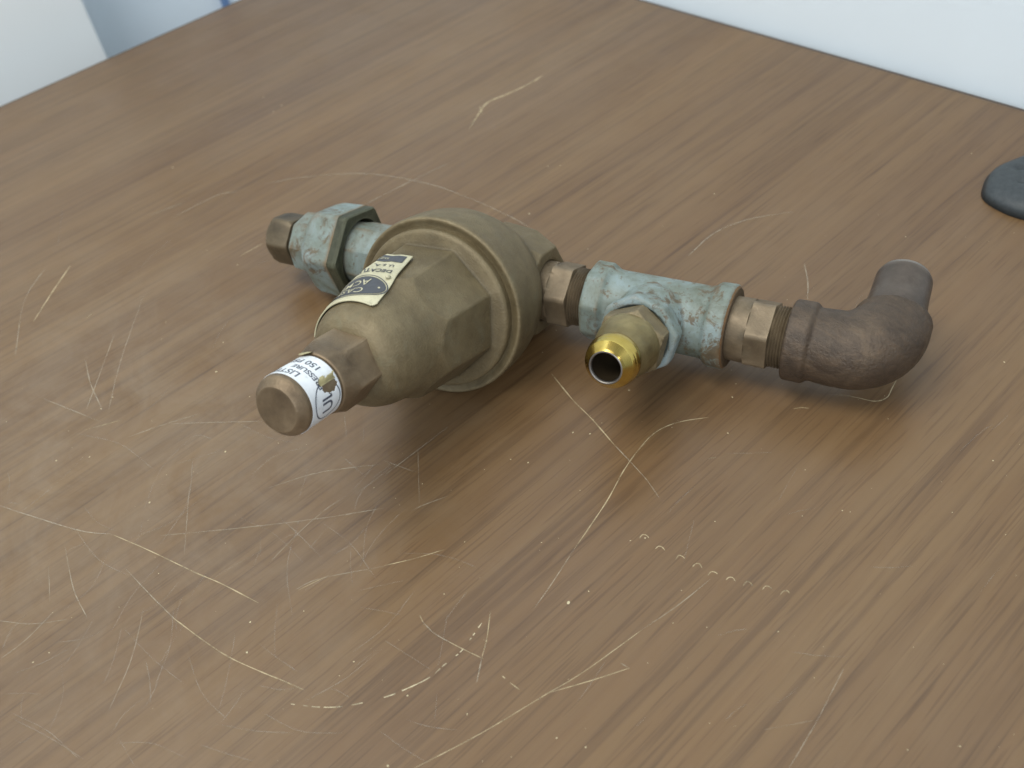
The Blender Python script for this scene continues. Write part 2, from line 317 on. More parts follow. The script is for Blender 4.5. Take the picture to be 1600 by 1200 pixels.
 (3, 0.4, [(-254.5, 51.2), (-237.0, 56.0), (-218.4, 56.1)]),
 (3, 0.4, [(-208.2, -21.9), (-195.4, -22.5), (-183.1, -21.3)]),
 (3, 0.48, [(-338.4, -7.3), (-344.0, -3.9), (-351.5, -2.2)]),
 (3, 0.43, [(-176.6, 47.3), (-176.2, 61.2), (-179.6, 75.7)]),
 (3, 0.35, [(-193.7, 27.9), (-203.1, 33.8), (-212.0, 40.8)]),
 (3, 0.42, [(-196.8, 62.1), (-204.9, 67.0), (-212.6, 72.8)]),
 (3, 0.43, [(-243.1, -43.6), (-227.3, -37.4), (-210.9, -34.2)]),
 (3, 0.51, [(-216.1, 8.0), (-201.5, 4.6), (-187.0, 5.7)]),
 (3, 0.51, [(-211.3, -9.0), (-218.5, -5.5), (-226.6, -2.8)]),
 (3, 0.51, [(-298.5, 77.2), (-281.7, 80.9), (-268.4, 87.7)]),
 (3, 0.39, [(-171.5, 34.7), (-167.9, 36.2), (-164.1, 37.2)]),
 (3, 0.32, [(-149.1, 37.0), (-139.1, 38.7), (-129.6, 41.2)]),
 (3, 0.47, [(-346.7, 28.0), (-326.6, 37.4), (-302.0, 40.3)]),
 (3, 0.38, [(-209.9, -24.5), (-214.0, -17.4), (-214.5, -9.3)]),
 (3, 0.31, [(-171.9, 43.9), (-171.7, 48.9), (-171.5, 54.0)]),
 (3, 0.38, [(-238.3, 25.8), (-237.0, 38.0), (-234.6, 50.2)]),
 (3, 0.47, [(-242.9, -45.0), (-225.8, -38.3), (-208.9, -32.8)]),
 (3, 0.41, [(-307.7, 11.8), (-295.8, 12.1), (-285.7, 15.1)]),
 (3, 0.53, [(-269.7, 89.4), (-282.5, 103.3), (-301.7, 115.1)]),
 (3, 0.4, [(-309.6, -3.3), (-310.1, 1.2), (-310.7, 5.9)]),
 (3, 0.5, [(-231.5, 70.6), (-212.3, 72.4), (-193.7, 69.7)]),
 (3, 0.5, [(-257.0, -38.2), (-253.0, -28.9), (-250.9, -19.3)]),
 (3, 0.5, [(-174.0, 26.6), (-170.8, 40.1), (-170.5, 54.5)]),
 (3, 0.35, [(-236.9, -42.1), (-242.1, -40.5), (-246.2, -37.9)]),
 (3, 0.41, [(-236.9, 19.9), (-240.0, 25.1), (-242.2, 30.5)]),
 (3, 0.52, [(-210.9, -11.4), (-214.8, -5.3), (-220.5, 0.3)]),
 (3, 0.48, [(-298.8, 4.5), (-278.1, 4.6), (-260.6, 9.9)]),
 (3, 0.49, [(-324.6, -9.0), (-327.4, 8.0), (-333.8, 25.9)]),
 (3, 0.47, [(-268.5, -36.7), (-272.5, -33.4), (-275.4, -29.7)]),
 (3, 0.41, [(-200.1, 65.4), (-207.1, 79.8), (-210.0, 95.4)]),
 (3, 0.45, [(-272.0, -33.3), (-275.1, -28.7), (-276.6, -23.6)]),
 (3, 0.45, [(-243.4, -2.3), (-224.9, -0.8), (-207.9, 2.3)]),
 (3, 0.35, [(-245.0, 3.2), (-243.6, 12.3), (-246.6, 21.7)]),
 (3, 0.59, [(-268.9, 64.3), (-270.5, 77.2), (-264.4, 88.6)]),
 (3, 0.63, [(-256.0, 102.5), (-272.5, 112.7), (-288.1, 125.6)]),
 (3, 0.44, [(-246.0, -6.1), (-254.4, 6.7), (-259.1, 21.0)]),
 (3, 0.49, [(-333.9, -11.0), (-332.9, -8.1), (-329.6, -6.0)]),
 (3, 0.41, [(-139.2, 51.0), (-141.5, 53.4), (-145.0, 56.9)]),
 (3, 0.35, [(-148.1, 275.4), (-137.9, 279.2), (-126.4, 280.4)]),
 (3, 0.38, [(-244.5, 71.2), (-248.9, 76.5), (-254.2, 82.4)]),
 (3, 0.31, [(-120.1, 144.5), (-124.4, 152.4), (-128.7, 160.4)]),
 (3, 0.6, [(-434.3, 100.5), (-440.0, 113.4), (-444.5, 126.0)]),
 (3, 0.53, [(-233.4, 57.3), (-232.4, 60.1), (-230.0, 61.9)]),
 (3, 0.35, [(-106.8, 182.4), (-104.0, 187.2), (-100.8, 191.6)]),
 (3, 0.33, [(-111.9, 184.4), (-114.1, 193.1), (-116.2, 201.9)]),
 (3, 0.41, [(-137.1, 156.1), (-137.9, 164.4), (-137.8, 171.8)]),
 (3, 0.31, [(-45.3, 196.5), (-45.5, 203.2), (-45.3, 209.3)]),
 (3, 0.46, [(-291.8, 116.2), (-300.1, 119.5), (-308.5, 122.8)]),
 (3, 0.57, [(-281.2, 96.2), (-286.6, 107.8), (-291.2, 119.1)]),
 (3, 0.56, [(-147.9, 286.9), (-150.1, 293.2), (-150.6, 297.0)]),
 (3, 0.36, [(-251.2, -42.3), (-246.5, -37.5), (-241.0, -33.2)]),
 (3, 0.38, [(-75.7, 259.7), (-74.8, 264.5), (-74.5, 270.3)]),
 (3, 0.47, [(-372.1, 156.5), (-371.0, 159.4), (-373.4, 164.8)]),
 (3, 0.47, [(-162.9, 75.0), (-164.6, 81.5), (-165.9, 87.8)]),
 (3, 0.42, [(-194.4, 62.4), (-190.1, 69.1), (-185.8, 75.7)]),
 (3, 0.37, [(-78.5, 243.8), (-77.9, 254.6), (-76.4, 263.8)]),
 (3, 0.52, [(-292.2, 156.5), (-289.8, 159.7), (-288.7, 163.9)]),
 (3, 0.35, [(-68.8, 124.2), (-67.6, 127.9), (-67.1, 132.6)]),
 (3, 0.43, [(-145.7, 44.7), (-138.2, 48.7), (-131.7, 53.4)]),
 (3, 0.48, [(-138.6, 191.7), (-132.5, 196.9), (-126.7, 202.4)]),
 (3, 0.39, [(-93.7, 91.2), (-93.5, 93.2), (-93.6, 95.6)]),
 (3, 0.46, [(-187.0, 228.6), (-184.1, 231.5), (-182.6, 236.3)]),
 (3, 0.55, [(-247.1, 104.0), (-252.0, 107.9), (-254.9, 110.1)]),
 (3, 0.39, [(-95.2, 129.8), (-92.5, 134.6), (-89.4, 138.7)]),
 (3, 0.57, [(-336.6, 53.4), (-337.9, 60.7), (-342.1, 69.6)]),
 (3, 0.4, [(-75.2, 140.9), (-68.4, 145.4), (-62.2, 150.6)]),
 (3, 0.5, [(-229.5, 87.6), (-229.5, 97.5), (-230.2, 108.2)]),
 (3, 0.47, [(-232.7, 46.7), (-237.4, 49.7), (-240.9, 51.8)]),
 (3, 0.45, [(-230.9, -46.1), (-229.8, -44.3), (-229.5, -42.1)]),
 (3, 0.43, [(-221.2, -0.8), (-225.5, 6.5), (-229.1, 13.7)]),
 (3, 0.63, [(-490.9, 81.1), (-507.5, 89.9), (-528.1, 100.5)]),
 (3, 0.36, [(-291.6, -3.3), (-291.3, 0.4), (-289.6, 3.5)]),
 (3, 0.46, [(-151.8, 264.8), (-148.0, 268.9), (-144.4, 273.5)]),
 (3, 0.35, [(-76.1, 109.8), (-75.8, 114.5), (-74.7, 118.3)]),
 (3, 0.72, [(-386.3, 141.8), (-384.3, 152.7), (-381.5, 163.3)]),
 (3, 0.54, [(-348.5, 93.6), (-355.8, 102.5), (-360.6, 110.1)]),
 (3, 0.4, [(-74.6, 182.6), (-69.3, 187.1), (-64.5, 192.3)]),
 (3, 0.31, [(-151.8, 63.0), (-158.4, 70.6), (-164.3, 77.6)]),
 (3, 0.46, [(-298.6, 47.1), (-294.2, 55.8), (-290.0, 64.8)]),
 (3, 0.34, [(-231.0, 42.4), (-234.1, 46.5), (-236.8, 50.4)]),
 (3, 0.3, [(-111.6, 84.6), (-112.7, 92.0), (-114.5, 100.2)]),
]
CHIPS = [
 (-137.7, 107.5, 1.51), (-307.6, 253.2, 1.16), (-68.2, 247.3, 0.75), (-189.1, 162.4, 0.79), (-183.6, 166.1, 0.88), (-191.3, 140.6, 0.77), (-197.5, 137.4, 0.59), (-158.2, 222.0, 0.68), (-154.8, 215.3, 0.77), (-144.7, 199.5, 0.93), (-187.8, 192.9, 0.91), (-139.1, 139.3, 0.7), (-136.1, 143.4, 0.69), (-201.4, 127.5, 0.59), (-214.1, 107.4, 0.59), (-333.5, 87.2, 1.2), (-353.6, 41.2, 0.96), (-356.3, 48.0, 0.73), (-394.5, 135.2, 0.83), (-383.6, 88.9, 0.79), (-348.3, 99.6, 0.75), (-307.9, 88.7, 0.69), (-340.0, 14.5, 0.92), (-330.7, 25.1, 0.91), (-288.5, 30.9, 1.06), (-288.3, 65.0, 1.09), (-212.3, 29.7, 0.91), (-203.0, 22.7, 0.89), (-173.6, 45.4, 0.85), (-182.0, 100.6, 0.55), (-171.1, 81.8, 0.7), (-161.5, 118.4, 0.54), (-135.8, 115.1, 0.59), (-133.2, 59.0, 0.71), (-151.4, 50.1, 0.65), (-138.3, 32.1, 0.77), (-108.1, 72.4, 0.6), (-100.0, 76.2, 0.59), (-93.9, 196.0, 0.58), (-91.7, 197.2, 0.5), (-122.9, 164.4, 0.52), (-82.2, 143.9, 0.54), (-25.1, 147.7, 0.54), (-34.6, 137.2, 0.41), (-157.9, 341.9, 0.64), (-245.8, 319.3, 0.73), (-168.5, 417.6, 0.68), (-509.4, 160.9, 1.16), (-516.1, 241.1, 1.04), (-513.7, 233.4, 1.04), (-535.7, 240.4, 1.07), (-201.9, 44.9, 0.54), (-255.6, -30.7, 0.75), (-254.9, -25.2, 0.57), (-88.6, 294.5, 0.72), (-325.8, 293.2, 0.82), (-330.7, 289.0, 0.82), (-25.5, 147.4, 0.27), (-212.7, 95.4, 0.38), (-224.8, 233.4, 0.52), (-286.4, 249.1, 0.36), (-332.9, 23.0, 0.26), (-230.4, 186.6, 0.49), (-172.5, 275.3, 0.46), (-215.1, 203.0, 0.5), (-380.4, 8.9, 0.47), (-296.1, 42.4, 0.51), (-193.0, 58.8, 0.23), (-17.5, 154.5, 0.17), (-144.4, 233.1, 0.2), (-225.0, 23.6, 0.32), (-272.6, 227.9, 0.3), (-226.7, 94.0, 0.44), (-244.8, 152.9, 0.51), (-99.2, 130.4, 0.35), (-250.7, 178.7, 0.26), (-107.9, 124.5, 0.38), (-76.2, 227.9, 0.29), (-129.3, 359.2, 0.32), (-158.3, 123.6, 0.34), (-292.9, 38.7, 0.27), (-312.2, 170.1, 0.36), (-172.8, 183.5, 0.24), (-166.8, 94.3, 0.26), (-275.2, 82.1, 0.44), (-288.0, -15.7, 0.22), (-133.0, 304.6, 0.44), (-339.0, 4.7, 0.32), (-77.7, 145.9, 0.18), (-269.6, -17.5, 0.32), (-265.2, 127.2, 0.34), (-190.1, 173.2, 0.24), (-118.9, 52.5, 0.33), (-72.9, 110.6, 0.24), (-173.2, 52.1, 0.2), (-182.1, 287.1, 0.41), (-139.0, 89.5, 0.18), (-94.6, 115.5, 0.16), (-179.9, 226.9, 0.43), (-141.7, 395.1, 0.35), (-113.7, 59.2, 0.36), (-482.7, 61.7, 0.48), (-69.3, 148.6, 0.28), (-40.9, 167.0, 0.33), (-200.4, 219.6, 0.44), (-73.3, 110.2, 0.18), (-395.6, 22.5, 0.35), (-354.4, 205.2, 0.52), (-269.4, 161.3, 0.26), (-264.4, 249.8, 0.55), (-176.9, 20.1, 0.2), (-168.8, 60.3, 0.3), (-138.8, 60.3, 0.2), (-91.9, 210.5, 0.24), (-293.2, 135.8, 0.45), (-203.4, 112.6, 0.38), (-67.1, 175.8, 0.22), (-113.6, 135.5, 0.39), (-216.4, 96.3, 0.42), (-284.6, 121.0, 0.44), (-161.5, 47.9, 0.25), (-248.2, 41.2, 0.38), (-16.4, 160.5, 0.22), (-175.3, 92.3, 0.32), (-184.0, 173.1, 0.45), (-50.0, 166.2, 0.31), (-121.9, 284.4, 0.46), (-419.0, 131.5, 0.5), (-373.9, 81.6, 0.49), (-328.6, 52.9, 0.36), (-137.9, 356.5, 0.37), (-285.4, 199.9, 0.37), (-265.7, 122.5, 0.4), (-180.2, 151.6, 0.32), (-161.5, 160.8, 0.22), (-162.2, 188.5, 0.43), (-291.2, 26.0, 0.31), (-104.6, 108.6, 0.31), (-104.0, 80.3, 0.2), (-65.1, 259.7, 0.33), (-488.8, 124.7, 0.39), (-235.7, 200.1, 0.48), (-255.2, 17.2, 0.46), (-78.8, 106.2, 0.33), (-175.9, 349.2, 0.39), (-265.6, 89.3, 0.45), (-181.2, 260.5, 0.26), (-262.2, -13.6, 0.43), (-452.9, 84.6, 0.35), (-123.8, 370.8, 0.38), (-141.2, 307.8, 0.41), (-207.2, 67.2, 0.32), (-208.7, -9.5, 0.3), (-50.2, 221.2, 0.38), (-246.1, 287.0, 0.24), (-40.5, 208.9, 0.33), (-118.5, 243.8, 0.38), (-248.2, 284.1, 0.43), (-67.0, 218.5, 0.35), (-352.3, 25.5, 0.42), (-118.7, 88.1, 0.27), (-167.4, 143.8, 0.37), (-187.6, 172.4, 0.28), (-112.3, 251.4, 0.38), (-164.1, 9.7, 0.21), (-244.1, 136.0, 0.49), (-168.4, 244.0, 0.28), (-130.8, 201.0, 0.23), (-253.1, 0.4, 0.38), (-185.2, 321.8, 0.38), (-280.8, 26.2, 0.28), (-256.7, 50.7, 0.25), (-168.6, 288.4, 0.29), (-160.9, 249.5, 0.29), (-102.4, 185.4, 0.37), (-38.6, 134.7, 0.16), (-231.9, 111.8, 0.29), (-105.1, 242.1, 0.43), (-341.7, 22.3, 0.45), (-113.4, 202.9, 0.41), (-289.1, 104.2, 0.29), (-288.8, 50.7, 0.45), (-287.2, 51.3, 0.36), (-61.7, 244.0, 0.36), (-187.8, 10.7, 0.18), (-262.8, 19.8, 0.36), (-159.6, 115.7, 0.27), (-162.8, 192.7, 0.36), (-164.2, 226.9, 0.42), (-45.0, 122.8, 0.15), (-300.8, 186.9, 0.31), (-148.2, 79.3, 0.2), (-65.4, 138.2, 0.36), (-171.6, 265.5, 0.43), (-216.9, 200.0, 0.47), (-173.0, 39.2, 0.39), (-322.2, 185.9, 0.56)
]
# ------------------------------------------------------------------ table
TABLE = bpy.data.objects.new('table', None); col.objects.link(TABLE); TABLE.location = (0, 0, -0.76)
tag(TABLE, 'scratched walnut brown laminate table under the bronze valve assembly', 'table')
UPT = Matrix.Translation((0, 0, 0.76))
def tpart(name, v, f, m, **k):
    return mesh(name, [(a[0]*MM, a[1]*MM, a[2]*MM+0.76) for a in v], f, m, TABLE, **k)
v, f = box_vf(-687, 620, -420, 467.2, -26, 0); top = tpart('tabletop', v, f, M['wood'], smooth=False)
md = top.modifiers.new('bevel', 'BEVEL'); md.width = 0.0012; md.segments = 2
for nm, b in (('edge_band', (-689.2, -687.2, -420, 467.2, -27, -0.6)), ('edge_band', (-687, 620, 467.4, 469.2, -27, -0.6))):
    v, f = box_vf(*b); tpart(nm, v, f, M['edge'], smooth=False)
for x in (-640, 575):
    for y in (-380, 420):
        v, f = box_vf(x-20, x+20, y-20, y+20, -760, -26.2); tpart('leg', v, f, M['leg'], smooth=False)
def catmull(P, n=7):
    if len(P) == 2: return [tuple(P[0][k]+(P[1][k]-P[0][k])*i/6 for k in (0, 1)) for i in range(7)]
    Q = [tuple(2*P[0][k]-P[1][k] for k in (0, 1))] + list(P) + [tuple(2*P[-1][k]-P[-2][k] for k in (0, 1))]; out = []
    for i in range(1, len(Q)-2):
        for j in range(n):
            t = j/n; a, b, c, d = Q[i-1], Q[i], Q[i+1], Q[i+2]
            out.append(tuple(0.5*((2*b[k])+(-a[k]+c[k])*t+(2*a[k]-5*b[k]+4*c[k]-d[k])*t*t+(-a[k]+3*b[k]-3*c[k]+d[k])*t**3) for k in (0, 1)))
    out.append(tuple(P[-1])); return out
bins = {0: ([], []), 1: ([], []), 2: ([], []), 3: ([], [])}
for li, (kind, wd, pts) in enumerate(LINES):
    V, F = bins[kind]; P = catmull(pts); n = len(P); z = 0.03 + 0.00035*li; b0 = len(V); wd *= 0.62
    for i, (x, y) in enumerate(P):
        a = P[max(0, i-1)]; c = P[min(n-1, i+1)]; dx, dy = c[0]-a[0], c[1]-a[1]; L = math.hypot(dx, dy) or 1
        k = wd*(0.46 if kind in (0, 2) else 0.42)*(1.7 if li < 2 else 1)*(0.55+0.75*random.random())*min(1, 0.25+min(i, n-1-i)/2.5)
        V += [(x-dy/L*k, y+dx/L*k, z), (x+dy/L*k, y-dx/L*k, z)]
        if i and not (kind == 2 and random.random() < 0.42): F.append((b0+2*i-2, b0+2*i-1, b0+2*i+1, b0+2*i))
for kind, nm in ((0, 'scratch'), (1, 'scuff'), (2, 'scratch'), (3, 'scuff')):
    tpart(nm, *bins[kind], M[('scratch', 'faint', 'dotted', 'hair')[kind]], smooth=False)['kind'] = 'stuff'
V, F = [], []
for ci, (x, y, r) in enumerate(CHIPS):
    b0 = len(V); k = random.randint(6, 9); a0 = random.random()*6; el = random.uniform(0.5, 1.0); th = random.random()*3; z = 0.09+ci*0.0003
    for i in range(k):
        a = a0+i*2*math.pi/k; q = r*0.5*random.uniform(0.6, 1.15); u, w_ = q*math.cos(a), q*el*math.sin(a)
        V.append((x+u*math.cos(th)-w_*math.sin(th), y+u*math.sin(th)+w_*math.cos(th), z))
    F.append(tuple(range(b0, b0+k)))
tpart('chip_mark', V, F, M['chip'], smooth=False)['kind'] = 'stuff'

# ------------------------------------------------------------------ background things
PAN = bpy.data.objects.new('white_cabinet', None); col.objects.link(PAN); PAN.location = (-0.776, 0, -0.762)
tag(PAN, 'plain white cabinet side beyond the far left edge of the table', 'cabinet')
PX0, PX1, PY1 = -800, -752, 225
v, f = box_vf(PX0, PX1, -700, PY1, -762, 700)
PB = mesh('side_panel', [((a[0]+776)*MM, a[1]*MM, (a[2]+762)*MM) for a in v], f, M['panel'], PAN, smooth=False)
md = PB.modifiers.new('bevel', 'BEVEL'); md.width = 0.002; md.segments = 2
v, f = box_vf(-829.5, -825, 362, 367.6, -700, 1400)
ST = mesh('blue_cable', [(a[0]*MM, a[1]*MM, a[2]*MM) for a in v], f, M['strip'], None, smooth=False)
tag(ST, 'thin blue vertical line of cable on the wall past the table corner', 'cable')

# dark pad at the right edge
PADC = Vector((-106, 419, 0)); V, F = [], []; nr, na = 26, 96
ax = Vector((math.cos(math.radians(28)), math.sin(math.radians(28)))); ay = Vector((-ax.y, ax.x))
def pad_h(q, u, v):
    h = 9.5*max(0.0, 1-q**4.0)**0.5*(1+0.10*math.sin(u*0.09+1)*math.cos(v*0.1))
    for c0 in (7.0, -4.5):
        g = v-c0-1.8*math.sin(u*0.08); h -= 2.4*math.exp(-(g/1.1)**2)*(1 if u < 12 and u > -38 else 0)*min(1, (1-q)*5)
    return h+0.3
for i in range(nr+1):
    q = i/nr
    for j in range(na):
        a = 2*math.pi*j/na; ca, sa = math.cos(a), math.sin(a)
        u = 50*q*math.copysign(abs(ca)**0.85, ca); v_ = 30*q*math.copysign(abs(sa)**0.85, sa)
        wob = 1+q*(0.03*math.sin(2*a+1)+0.02*math.sin(4*a)+0.006*math.sin(11*a+2)); u *= wob; v_ *= wob
        P = PADC.xy + ax*u + ay*v_; V.append(((P.x-PADC.x)*MM, (P.y-PADC.y)*MM, pad_h(q, u, v_)*MM))
for i in range(nr):
    for j in range(na):
        F.append((i*na+j, i*na+(j+1) % na, (i+1)*na+(j+1) % na, (i+1)*na+j)[::-1])
F.append(tuple(nr*na+j for j in range(na))[::-1])
PADO = mesh('rubber_pad', V, F, M['pad'], None, angle=None); PADO.location = PADC*MM
tag(PADO, 'dark grey rounded rubbery pad with creased top lying near the right wall', 'pad')

# ------------------------------------------------------------------ pressure regulator assembly (all screwed together: one thing)
RP = Vector((0.9322, 0.36195, 0.00088)); RD = Vector((-0.33968, 0.87568, -0.34323)); RN = Vector((-0.125, 0.31965, 0.93925)); RC = Vector((-264.012, 188.539, 22.127))
ROOT = bpy.data.objects.new('pressure_regulator', None); col.objects.link(ROOT); ROOT.location = (RC.x*MM, RC.y*MM, 0)
tag(ROOT, 'old bronze pressure regulator with blue tee and brown elbow lying on the table', 'pressure regulator')
LOC = Matrix(((RP.x, RD.x, RN.x), (RP.y, RD.y, RN.y), (RP.z, RD.z, RN.z)))
def L2(v):      # local mm (along pipe, away from bonnet, up) -> root metres
    w_ = LOC @ Vector(v); return (w_.x*MM, w_.y*MM, (w_.z+RC.z)*MM)
X_, Y_, Z_ = Vector((1, 0, 0)), Vector((0, 1, 0)), Vector((0, 0, 1))
def lathe(prof, o=(0, 0, 0), ax=X_, u=-Y_, v=Z_, seg=72, cap0=True, cap1=True, rf=None):
    """prof: (position, radius[, sides, phase_deg, across-flats radius]) -> verts, faces in local mm"""
    o = Vector(o); V, F = [], []
    for it in prof:
        a, r = it[0], it[1]
        for j in range(seg):
            t = 2*math.pi*j/seg; rr = r
            if len(it) > 2:
                k = 2*math.pi/it[2]; q = (t-math.radians(it[3])) % k - k/2      # corners at phase
                rr = min(r, it[4]/math.cos(q))
            if rf: rr = rf(a, math.degrees(t), rr)
            V.append(o+ax*a+(u*math.cos(t)+v*math.sin(t))*rr)
    n = len(prof); flip = ax.dot(u.cross(v)) < 0
    for i in range(n-1):
        for j in range(seg):
            q = (i*seg+j, i*seg+(j+1) % seg, (i+1)*seg+(j+1) % seg, (i+1)*seg+j); F.append(q[::-1] if flip else q)
    if cap0:
        q = tuple(range(seg)); F.append(q if flip else q[::-1])
    if cap1:
        q = tuple((n-1)*seg+j for j in range(seg)); F.append(q[::-1] if flip else q)
    return V, F
def join(*vf):
    V, F = [], []
    for v, f in vf:
        b0 = len(V); V += v; F += [tuple(i+b0 for i in q) for q in f]
    return V, F
def part(name, vf, m, parent=ROOT, angle=32, remesh=0, smooth=0):
    o = mesh(name, [L2(v) for v in vf[0]], vf[1], m, parent, angle=angle)
    if remesh:
        md = o.modifiers.new('cast', 'REMESH'); md.mode = 'VOXEL'; md.voxel_size = remesh*MM; md.use_smooth_shade = True
        if smooth:
            ms = o.modifiers.new('soft', 'SMOOTH'); ms.factor = 0.5; ms.iterations = smooth
        bpy.context.view_layer.update()
        me = bpy.data.meshes.new_from_object(o.evaluated_get(bpy.context.evaluated_depsgraph_get()))
        o.modifiers.clear(); me.materials.clear(); me.materials.append(m); old = o.data; o.data = me; bpy.data.meshes.remove(old); me.name = name
        me.polygons.foreach_set('use_smooth', [True]*len(me.polygons))
    return o
def dense(prof, step=0.5):
    out = []
    for a, b in zip(prof[:-1], prof[1:]):
        n = max(1, int(math.hypot(b[0]-a[0], b[1]-a[1])/step)) if len(a) == len(b) else 1
        if n == 1: out.append(a); continue
        for i in range(n): out.append(tuple(a[k]+(b[k]-a[k])*i/n for k in range(len(a))))
    out.append(prof[-1]); return out
BX = dict(ax=-Y_, u=X_, v=Z_)      # lathe about the bonnet axis: position = distance towards the cap
# body with its two inlet bosses, one casting
def body_r(s, a, r):             # the underside is cast flatter where the body lies on the table
    sa = math.sin(math.radians(a))
    return min(r, (22.0+0.343*s)/(0.939*-sa)) if sa < -0.05 else r
body = lathe(dense([(-18, 6), (-17, 12), (-13, 17), (-8, 21), (0, 26), (8, 30.5), (15, 33.6), (21, 35), (26, 35.7), (31, 36), (37.2, 36.2), (39.3, 36.0), (39.9, 35.3), (38.6, 32.6), (38.4, 5)], 1.5), seg=120, rf=body_r, **BX)
bossr = lathe([(4, 25.5, 8, 22.5, 23), (19, 24.5, 8, 22.5, 21.8), (26, 20.4, 8, 22.5, 18.4), (29, 18.4, 8, 22.5, 17), (29.2, 13), (27.5, 12)], seg=96)
bossl = lathe([(-29.2, 12), (-29, 18.4, 8, 22.5, 17), (-26, 20, 8, 22.5, 18), (-4, 20, 8, 22.5, 18)], seg=96)
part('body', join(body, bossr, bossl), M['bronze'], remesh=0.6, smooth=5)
# bonnet: bell cut by an octagon of wrench flats
BS = [37.8, 41.6, 42.6, 42.9, 54, 58, 62, 66, 69, 72, 74.5, 77, 80, 84, 88, 92, 95, 97, 98.4, 99]; BR = [32.0, 32.0, 31.2, 30.8, 30.0, 29.4, 28.6, 27.4, 26.0, 24.6, 23.2, 22.1, 21.3, 20.8, 20.2, 19.0, 17.4, 15.6, 13.4, 11]
def interp(x, xs, ys):
    if x <= xs[0]: return ys[0]
    for i in range(1, len(xs)):
        if x <= xs[i]: return ys[i-1]+(ys[i]-ys[i-1])*(x-xs[i-1])/(xs[i]-xs[i-1])
    return ys[-1]
def bonnet_r(s, a):
    r = interp(s, BS, BR)
    if s >= 42.9:
        q = (a-3+22.5) % 45-22.5; r = min(r, (25.5-0.075*(s-43))/math.cos(math.radians(q)))
    return r
sv = [37.8+i*0.42 for i in range(145)]; sv = [s for s in sv if s < 96]+[96+i*0.25 for i in range(13)]
bon = lathe([(s, interp(s, BS, BR)) for s in sv], seg=288, rf=lambda s, a, r: bonnet_r(s, a), **BX)
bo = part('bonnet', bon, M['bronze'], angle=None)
ms = bo.modifiers.new('soft', 'SMOOTH'); ms.factor = 0.5; ms.iterations = 4
# lock nut and adjusting cap
HN = (6, 56, 11.5)
part('lock_nut', lathe([(95, 13.2, *HN), (109.6, 13.2, *HN), (110.6, 12.7, *HN), (112, 12.2, *HN), (115.4, 11.1), (116.2, 10.9), (116.6, 10.5), (116.7, 8)], seg=144, **BX), M['bronze2'], angle=18)
part('adjusting_cap', lathe(dense([(108, 9.8), (112, 10.2), (132.8, 10.4), (134.0, 10.3), (134.8, 9.9), (136.6, 8.2), (137.0, 7.7), (137.05, 7.2), (137.05, 0.5)], 0.6), seg=96, **BX), M['bronze2'], angle=20)
# ---- name plate wrapped on the bonnet
def plate_pt(u, s, off):          # u: mm along the print direction from the right edge
    a0 = 91-(s-56)*0.52; a = a0+math.degrees(u/23.0)
    br = bonnet_r(s, a); r = max(19.2, br+0.25, sum(bonnet_r(s, a+k) for k in (-14, -7, 0, 7, 14))/5+0.35)
    rr = r+off; t = math.radians(a)
    return Vector((rr*math.cos(t), -s, rr*math.sin(t)))
def grid_patch(fn, u0, u1, v0, v1, nu, nv, off, skip=None, corner=0.0, thick=0.0):
    V, F = [], []
    for i in range(nu+1):
        for j in range(nv+1):
            u = u0+(u1-u0)*i/nu; v_ = v0+(v1-v0)*j/nv
            V.append(fn(u, v_, off))
    for i in range(nu):
        for j in range(nv):
            u = u0+(u1-u0)*(i+.5)/nu; v_ = v0+(v1-v0)*(j+.5)/nv
            if skip and skip(u, v_): continue
            a = i*(nv+1)+j; F.append((a, a+1, a+nv+2, a+nv+1))
    return V, F
def text_vf(body_, size, fn, u, v_, off, align='CENTER', sx=1.0, bold=0.0):
    c = bpy.data.curves.new('text', 'FONT'); c.body = body_; c.size = size; c.align_x = align; c.align_y = 'CENTER'; c.resolution_u = 4; c.offset = bold
    o = bpy.data.objects.new('text', c); col.objects.link(o); bpy.context.view_layer.update()
    me = bpy.data.meshes.new_from_object(o.evaluated_get(bpy.context.evaluated_depsgraph_get()))
    import bmesh
    bm = bmesh.new(); bm.from_mesh(me)
    bmesh.ops.triangulate(bm, faces=bm.faces)
    for _ in range(2):
        ed = [e for e in bm.edges if e.calc_length() > 1.0]
        if ed: bmesh.ops.subdivide_edges(bm, edges=ed, cuts=1)
        bmesh.ops.triangulate(bm, faces=bm.faces)
    V = [fn(u+p.co.x*sx, v_+p.co.y, off) for p in bm.verts]; F = [tuple(q.index for q in p.verts) for p in bm.faces]
    bm.free(); bpy.data.objects.remove(o); bpy.data.curves.remove(c); bpy.data.meshes.remove(me); return V, F
def disc_vf(fn, u, v_, ru, rv, off, inner=0.0, n=48, m=8):
    V, F = [], []
    for i in range(m+1):
        q = inner+(1-inner)*i/m
        for j in range(n):
            t = 2*math.pi*j/n; V.append(fn(u+ru*q*math.cos(t), v_+rv*q*math.sin(t), off))
    for i in range(m):
        for j in range(n): F.append((i*n+j, i*n+(j+1) % n, (i+1)*n+(j+1) % n, (i+1)*n+j))
    return V, F
rc_ = 2.4
def plate_skip(u, s):
    for cu, cs, du, ds in ((rc_, 91-rc_, -1, 1),):
        if (u-cu)*du > 0 and (s-cs)*ds > 0 and math.hypot(u-cu, s-cs) > rc_: return True
    return False
np_ = part('name_plate', grid_patch(plate_pt, 0, 40, 56, 91, 120, 105, 0.42, plate_skip), M['cream'], angle=None)
sd = np_.modifiers.new('sheet', 'SOLIDIFY'); sd.thickness = 0.0005; sd.offset = 0
UC = 15.6
